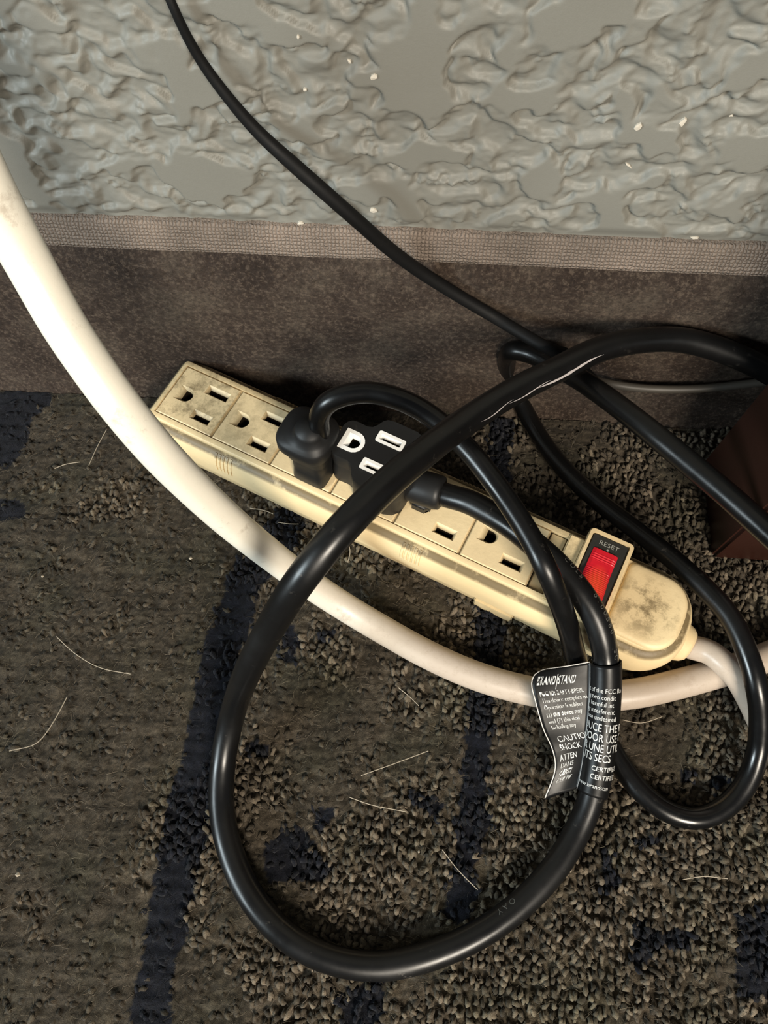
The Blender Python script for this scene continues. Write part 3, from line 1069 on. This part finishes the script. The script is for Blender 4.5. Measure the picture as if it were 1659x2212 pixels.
def plug_loft(name, secs, mat, root, n=40, to_world=True, angle=50):
    """superellipse sections (cu, cv, z, ru, rv, power) in strip coordinates"""
    off = np.array(root.location) / MM
    V, F = [], []
    for cu, cv, z, ru, rv, p in secs:
        for k in range(n):
            a = 2 * math.pi * k / n
            c, s = math.cos(a), math.sin(a)
            u = cu + ru * math.copysign(abs(c) ** (2 / p), c)
            v = cv + rv * math.copysign(abs(s) ** (2 / p), s)
            V.append(uvw(u, v, z) - off)
    m = len(secs)
    for i in range(m - 1):
        for k in range(n):
            F.append((i * n + k, i * n + (k + 1) % n, (i + 1) * n + (k + 1) % n, (i + 1) * n + k))
    F.append(tuple(range(n))[::-1])
    F.append(tuple((m - 1) * n + k for k in range(n)))
    return mesh_obj(name, V, F, mat, root, smooth=True)


plug1 = plug_loft('plug', [(73.4, 10.4, 27.1, 6.8, 10.6, 8), (73.4, 10.4, 28.0, 7.1, 10.8, 8), (73.0, 10.4, 33, 6.6, 9.6, 7), (72.0, 10.6, 37.5, 6.9, 8.6, 5.5), (71.4, 10.8, 38.0, 8.2, 9.0, 5), (70.8, 10.8, 41.2, 8.6, 9.2, 4.5),
                           (69.9, 10.9, 41.8, 10.4, 9.9, 3.4), (69.6, 11.0, 42.6, 10.9, 10.3, 3.3), (69.6, 11.0, 46.8, 10.9, 10.2, 3.2), (69.8, 11.0, 47.8, 10.4, 9.7, 3.0), (70.6, 10.6, 48.9, 8.6, 8.2, 2.6), (71.6, 9.8, 49.8, 6.8, 6.6, 2.2),
                           (72.0, 9.5, 52.6, 5.6, 5.4, 2), (72.0, 9.4, 55.0, 4.9, 4.8, 2)], PLUG, cord1)


c1 = [at(693, 940, z=46), at(692, 928, z=52), at(690, 898, z=60), at(709, 869, z=67), at(750, 852, z=70), at(800, 848, z=71), at(850, 858, z=71.5), at(905, 882, z=70), at(960, 922, z=68), at(1010, 970, z=66), at(1060, 1032, z=64), at(1105, 1095, z=62),
      at(1145, 1160, z=60), at(1178, 1225, z=58), at(1205, 1290, z=49), at(1226, 1350, z=37), at(1241, 1410, z=24), at(1254, 1460, z=17), at(1268, 1505, z=16), at(1287, 1555, z=10.5), at(1312, 1602, z=4.8), at(1340, 1650, z=3.8),
      at(1385, 1710, z=3.7), at(1440, 1752, z=3.7), at(1500, 1768, z=3.7), at(1560, 1748, z=3.8), at(1610, 1695, z=6), at(1637, 1625, z=11), at(1643, 1550, z=19), at(1634, 1480, z=26), at(1612, 1405, z=29), at(1575, 1330, z=29), at(1520, 1268, z=26), at(1450, 1205, z=21),
      at(1370, 1142, z=15), at(1295, 1085, z=10), at(1230, 1025, z=7), at(1180, 965, z=5), at(1145, 908, z=4.5), at(1118, 856, z=8), at(1100, 812, z=20), at(1095, 775, z=38), at(1110, 757, z=50), at(1145, 763, z=52), at(1195, 789, z=55), at(1250, 818, z=63),
      at(1320, 866, z=71), at(1400, 928, z=77), at(1480, 993, z=80), at(1560, 1060, z=83), at(1650, 1140, z=86), at(1760, 1240, z=90)]
world_tube('cord', spline(c1, 1.1, 5), 3.85, BLACK, cord1, 24)

# ------------------------------------------------------------------ cord with the piggyback plug (outlet four), printed tag and big loop
cord2 = empty('appliance_lead', tuple(uvw(98, 13, 0) * MM))
tag(cord2, 'thick black lead with white outlined piggyback plug, big loop and printed warning tag', 'power cord', 'black leads plugged into the strip')
OFF2 = np.array(cord2.location) / MM
AX = 16.4
_half = [(79.2, 4.6), (79.9, 6.6), (81.4, 7.9), (83.5, 8.3), (87.6, 8.1), (89.6, 8.8), (91.0, 10.6), (92.0, 12.8), (93.4, 14.2), (96.0, 14.7), (106.0, 14.6), (109.4, 13.2), (111.4, 10.4), (112.2, 6.5)]
FACE2 = [(u, AX - h) for u, h in _half] + [(u, AX + h) for u, h in _half[::-1]]


def shrink(loop, k, cu=96, cv=AX): return [(cu + (u - cu) * k, cv + (v - cv) * k) for u, v in loop]


G_OUT, G_IN, G_LOW = ground_loop(86.2, 16.2, 4.4, 4.6), ground_loop(86.2, 16.2, 2.9, 3.0), ground_loop(86.4, 16.2, 2.2, 1.8)
U_OUT, U_IN, U_LOW = rrect(92.9, 104.0, 20.4, 25.2, .7, .7, 2), rrect(94.2, 102.7, 21.6, 24.0, .3, .3, 2), rrect(94.8, 102.1, 22.0, 23.5, .2, .2, 2)
L_OUT, L_IN, L_LOW = rrect(92.9, 102.6, 7.7, 12.5, .7, .7, 2), rrect(94.2, 101.3, 8.9, 11.3, .3, .3, 2), rrect(94.8, 100.7, 9.2, 10.8, .2, .2, 2)


def to_off2(bm):
    for v in bm.verts: v.co = Vector(uvw(*v.co) - OFF2)


def build_plug2():
    bm = bmesh.new()
    ZF = 45.0
    low = [(u, 13.5 + (v - AX) * .84) for u, v in shrink(FACE2, .965)]
    rings = loft(bm, [low, low, shrink(FACE2, .985), FACE2, FACE2, shrink(FACE2, .985)], [27.1, 31, 36, 38, ZF - .7, ZF], close_bottom=True)
    loops = [rings[-1]]
    for lp in (G_OUT, U_OUT, L_OUT):
        r = loft(bm, [lp, lp], [ZF, ZF - 6])
        loops.append(r[0])
    fill_between(bm, loops)
    to_off2(bm)
    body = bm_obj('piggyback_plug', bm, PLUG, cord2, 40)
    for lo, li, ll in ((G_OUT, G_IN, G_LOW), (U_OUT, U_IN, U_LOW), (L_OUT, L_IN, L_LOW)):
        bm = bmesh.new()
        r = loft(bm, [lo, lo, li, ll], [ZF - 5.8, ZF + .25, ZF + .25, ZF - 2.2])
        k = len(bm.faces)
        loft(bm, [ll, ll], [ZF - 2.2, ZF - 5.8], close_top=True)
        bm.faces.ensure_lookup_table()
        for f in bm.faces[k:]: f.material_index = 1
        to_off2(bm)
        o = bm_obj('socket_insert', bm, [WHITEPLASTIC, DARKHOLE], body, 40)
        o['label'] = 'white outlined socket opening'
    # strain relief barrel and the little foot below it
    C = [uvw(u, v, z) - OFF2 for u, v, z in ((108, 13.8, 36), (112, 14.1, 36.3), (114, 14.3, 36.5), (118, 14.6, 37), (122, 15.0, 37.5), (123.6, 15.2, 37.7), (124.2, 15.3, 37.8))]
    tube('strain_relief', np.array(C), [6.2, 6.2, 6.6, 6.7, 6.7, 6.3, 5.0], PLUG, cord2, 28)
    bm = bmesh.new()
    box_bm(bm, 113.0, 121.5, 8.4, 17, 27.1, 33.5, 1.6, 3)
    to_off2(bm)
    bm_obj('strain_relief_foot', bm, PLUG, cord2, 50)


build_plug2()
c2 = [uvw(116, 14.4, 37), uvw(121, 14.9, 37.5), uvw(126, 15.2, 38), at(1010, 1083, z=40), at(1055, 1106, z=42), at(1105, 1137, z=44), at(1155, 1177, z=45), at(1205, 1222, z=44.5), at(1250, 1275, z=43), at(1283, 1328, z=40), at(1300, 1375, z=36),
      at(1308, 1420, z=31), at(1309, 1470, z=27), at(1306, 1530, z=22.5), at(1299, 1600, z=17), at(1289, 1670, z=11.5), at(1275, 1730, z=8), at(1250, 1790, z=5.2), at(1212, 1856, z=4.2), at(1160, 1920, z=4.2), at(1095, 1978, z=4.2), at(1020, 2026, z=4.2), at(930, 2064, z=4.2), at(830, 2086, z=4.2),
      at(735, 2078, z=4.2), at(650, 2044, z=4.2), at(580, 1986, z=4.2), at(527, 1910, z=4.2), at(492, 1820, z=4.4), at(478, 1730, z=5), at(484, 1630, z=9), at(503, 1540, z=20), dp(533, 1455, 240), dp(562, 1396, 228), dp(598, 1332, 214), dp(635, 1273, 204), dp(676, 1218, 199), dp(735, 1147, 198), dp(806, 1074, 202),
      dp(853, 1030, 207), dp(935, 963, 219), dp(1006, 911, 231), dp(1105, 848, 242), dp(1196, 802, 250), dp(1300, 753, 259), dp(1390, 735, 265), dp(1475, 735, 269), dp(1560, 757, 272), dp(1640, 792, 274), dp(1740, 850, 277)]
C2 = spline(c2, 1.1, 5)
cord_body = world_tube('cord', C2, 4.55, BLACKW, cord2, 28)


# long pale scuff where the jacket has been scraped, upper right of the loop
def build_scuff():
    T, N, B = frames(C2)
    V, F = [], []
    pix = [((1090, 882), (1180, 838), .22), ((1150, 853), (1285, 768), .55), ((1030, 925), (1100, 885), .18)]
    for (a, b, w) in pix:
        pr = np.array([1.0])
        k0 = np.argmin([np.linalg.norm(project(c) - np.array(a)) for c in C2])
        k1 = np.argmin([np.linalg.norm(project(c) - np.array(b)) for c in C2])
        k0, k1 = sorted((k0, k1))
        row = []
        for k in range(k0, k1 + 1):
            t = (k - k0) / max(1, k1 - k0)
            px = np.array(a) * (1 - t) + np.array(b) * t if project(C2[k0])[0] < project(C2[k1])[0] else np.array(b) * (1 - t) + np.array(a) * t
            view = CAM - C2[k]
            view /= np.linalg.norm(view)
            side = np.cross(T[k], view)
            side /= np.linalg.norm(side)
            if (project(C2[k] + side) - project(C2[k]))[1] < 0: side = -side
            vv = np.cross(side, T[k])
            if vv @ view < 0: vv = -vv
            d = []
            ww = w * math.sin(math.pi * min(.98, max(.02, t))) * (.8 + .4 * random.random())
            for s in (-1, 1):
                an = .62 + s * ww / 4.6 + .12 * math.sin(t * 5)
                d.append(C2[k] + 4.6 * (math.sin(an) * side + math.cos(an) * vv) - OFF2)
            row.append(d)
        base_i = len(V)
        for d in row: V.extend(d)
        F += [(base_i + 2 * i, base_i + 2 * i + 1, base_i + 2 * i + 3, base_i + 2 * i + 2) for i in range(len(row) - 1)]
    o = mesh_obj('scuff_mark', V, F, SCUFF, cord2, smooth=True)
    o['label'] = 'pale scraped streak on the jacket'


def project(P):
    d = np.asarray(P) - CAM
    z = d @ FW
    return np.array([829.5 + F_PX * (d @ RT) / z, 1106 - F_PX * (d @ UP) / z])


build_scuff()


# printed tag: a sleeve round the cord and a folded flag at its left
def build_tag():
    pr = np.array([project(c) for c in C2])
    sel = [k for k in range(len(C2)) if 1428 < pr[k][1] < 1716 and 1240 < pr[k][0] < 1340]
    k0, k1 = sel[0], sel[-1]
    C = C2[k0:k1 + 1]
    T = np.gradient(C, axis=0)
    T /= np.linalg.norm(T, axis=1)[:, None]
    n = len(C)
    R = 5.25

    def fr(f):
        x = min(max(f, 0), 1) * (n - 1)
        i = min(int(x), n - 2)
        c = C[i] + (C[i + 1] - C[i]) * (x - i)
        t = T[i]
        v = CAM - c
        v = v - t * (v @ t)
        v /= np.linalg.norm(v)
        r = np.cross(v, t)
        r /= np.linalg.norm(r)
        if (project(c + r) - project(c))[0] < 0: r = -r
        return c, r, v

    def sleeve(f, a, lift=0.0):
        """a = 0 at the left tangent, 180 at the right one (degrees over the front)"""
        c, r, v = fr(f)
        an = math.radians(a)
        return c + (R + lift) * (-math.cos(an) * r + math.sin(an) * v)

    outer = spline([at(1176, 1446, z=25), at(1155, 1457, z=25), at(1148, 1474, z=24.5), at(1157, 1515, z=22.5), at(1174, 1575, z=17), at(1194, 1620, z=12), at(1200, 1658, z=10), at(1176, 1728, z=5)], .8, 3)

    def flag(f, s, lift=0.0):
        """s = 0 at the outer edge, 1 at the fold"""
        a = sleeve(f, 8)
        b = outer[int(round(min(max(f, 0), 1) * (len(outer) - 1)))]
        p = b + (a - b) * s
        _, _, v = fr(f)
        return p + v * (lift - 1.3 * math.sin(math.pi * s) * (.3 + f) + .9 * math.sin(math.pi * s))

    V, F = [], []
    ms, ma = 14, 22
    rows = 40
    for i in range(rows + 1):
        f = i / rows
        for j in range(ms): V.append(flag(f, j / ms) - OFF2)
        for j in range(ma + 1): V.append(sleeve(f, 8 + 252 * j / ma) - OFF2)
    w = ms + ma + 1
    for i in range(rows):
        for j in range(w - 1):
            F.append((i * w + j, i * w + j + 1, (i + 1) * w + j + 1, (i + 1) * w + j))
    t = mesh_obj('warning_tag', V, F, LABEL, cord2, smooth=True)
    t['label'] = 'black film tag printed with white warnings'
    md = t.modifiers.new('thickness', 'SOLIDIFY')
    md.thickness = .0003
    md.offset = 0
    # lettering
    LV, LF = [], []

    def put(s, size, fn, sx=1.0):
        P, Fc = text_mesh(s, size * .94)
        k = len(LV)
        for x, y in P: LV.append(fn(x * sx, y) - OFF2)
        LF.extend(tuple(k + i for i in f) for f in Fc)
    Hh = float(np.sum(np.linalg.norm(np.diff(C, axis=0), axis=1)))

    def fw(x, f): return np.linalg.norm(flag(f, 1) - flag(f, 0))

    def onflag(x0, y0):
        y0 *= .895
        return lambda x, y: flag((y0 - y) / Hh, min(1, (x0 + x) / fw(0, (y0 - y) / Hh)), .32)

    def onsleeve(x0, y0):
        y0 *= .895
        return lambda x, y: sleeve((y0 - y) / Hh, 8 + math.degrees((x0 + x) / R), .32)
    put('BRAND', 4.6, onflag(1.6, 8.2), .46)
    put('STAND', 4.6, onflag(8.9, 8.2), .44)
    put('|', 6.4, onflag(7.7, 8.8), .5)
    y = 12.2
    for s in ('FCC ID: 2AFT4-BPEBL', 'This device complies wi', 'Operation is subject', '(1) this device may', 'and (2) this devi', 'including any'):
        put(s, 2.5, onflag(2.0 + .06 * (y - 12), y), .70)
        y += 2.75
    put('CAUTION', 3.6, onflag(3.0, 31.4), .78)
    put('SHOCK', 3.4, onflag(2.6, 35.0), .70)
    put('ATTEN', 3.0, onflag(1.8, 38.6), .70)
    for s, yy in (('DANS', 41.4), ('CERTI', 44.4), ('CERTIF', 47.4)): put(s, 2.5, onflag(2.0, yy), .75)
    y = 11.0
    for s in ('rt of the FCC Ru', 'ng two condit', 'ul harmful int', 'ny interferenc', 'ause undesired'):
        put(s, 2.45, onsleeve(.6, y), .80)
        y += 2.7
    for s, x0, yy in (('DUCE THE R', .3, 26.2), ('DOOR USE O', .3, 30.2), ('R UNE UTIL', 1.2, 34.2), ('ITS SECS', 1.8, 38.0)): put(s, 4.2, onsleeve(x0, yy), .66)
    put('CERTIFIED', 2.7, onsleeve(5.5, 41.9), .85)
    put('CERTIFIED', 2.7, onsleeve(5.5, 45.4), .85)
    put('www.brandstan', 2.4, onsleeve(.8, 49.4), .82)
    mesh_obj('lettering', LV, LF, PRINT, t)['kind'] = 'stuff'
    # clear laminate showing along the top and left edges and the fold
    top = [flag(0, s) - OFF2 for s in np.linspace(.07, 1, 16)]
    left = [outer[k] - OFF2 for k in range(1, len(outer), 2)]
    tube('laminate_edge', np.array(left[::-1] + top), .22, CLEAR, t, 6)
    fold = [sleeve(f, 10, .1) - OFF2 for f in np.linspace(.0, 1, 30)]
    tube('laminate_edge', np.array(fold), .16, CLEAR, t, 6)


build_tag()


# faint moulded characters on the jacket of the tagged lead
def cord_print(string, near, size, angle):
    k0 = int(np.argmin([np.linalg.norm(project(c) - np.array(near)) for c in C2]))
    s_ = np.r_[0, np.cumsum(np.linalg.norm(np.diff(C2, axis=0), axis=1))]
    P, Fc = text_mesh(string, size)
    V = []
    for x, y in P:
        k = float(np.interp(s_[k0] + x, s_, np.arange(len(C2))))
        i = min(int(k), len(C2) - 2)
        c = C2[i] + (C2[i + 1] - C2[i]) * (k - i)
        t = C2[i + 1] - C2[i]
        t /= np.linalg.norm(t)
        v = CAM - c
        v -= t * (v @ t)
        v /= np.linalg.norm(v)
        r = np.cross(v, t)
        a = angle - y / 4.55
        V.append(c + 4.60 * (math.cos(a) * v - math.sin(a) * r) - OFF2)
    return V, Fc


LV, LF = [], []
for string, near, size, ang in (('C U L S', (1206, 1222), 2.6, -.75), ('0 1 0 0 5 8 0', (1262, 1290), 2.6, -.75), ('S C', (1306, 1396), 2.6, -.70), ('O A Y', (1120, 1958), 2.8, .75)):
    V_, F_ = cord_print(string, near, size, ang)
    k_ = len(LV)
    LV += V_
    LF += [tuple(k_ + i for i in f) for f in F_]
mesh_obj('lettering', LV, LF, GREYPRINT, cord_body)['kind'] = 'stuff'
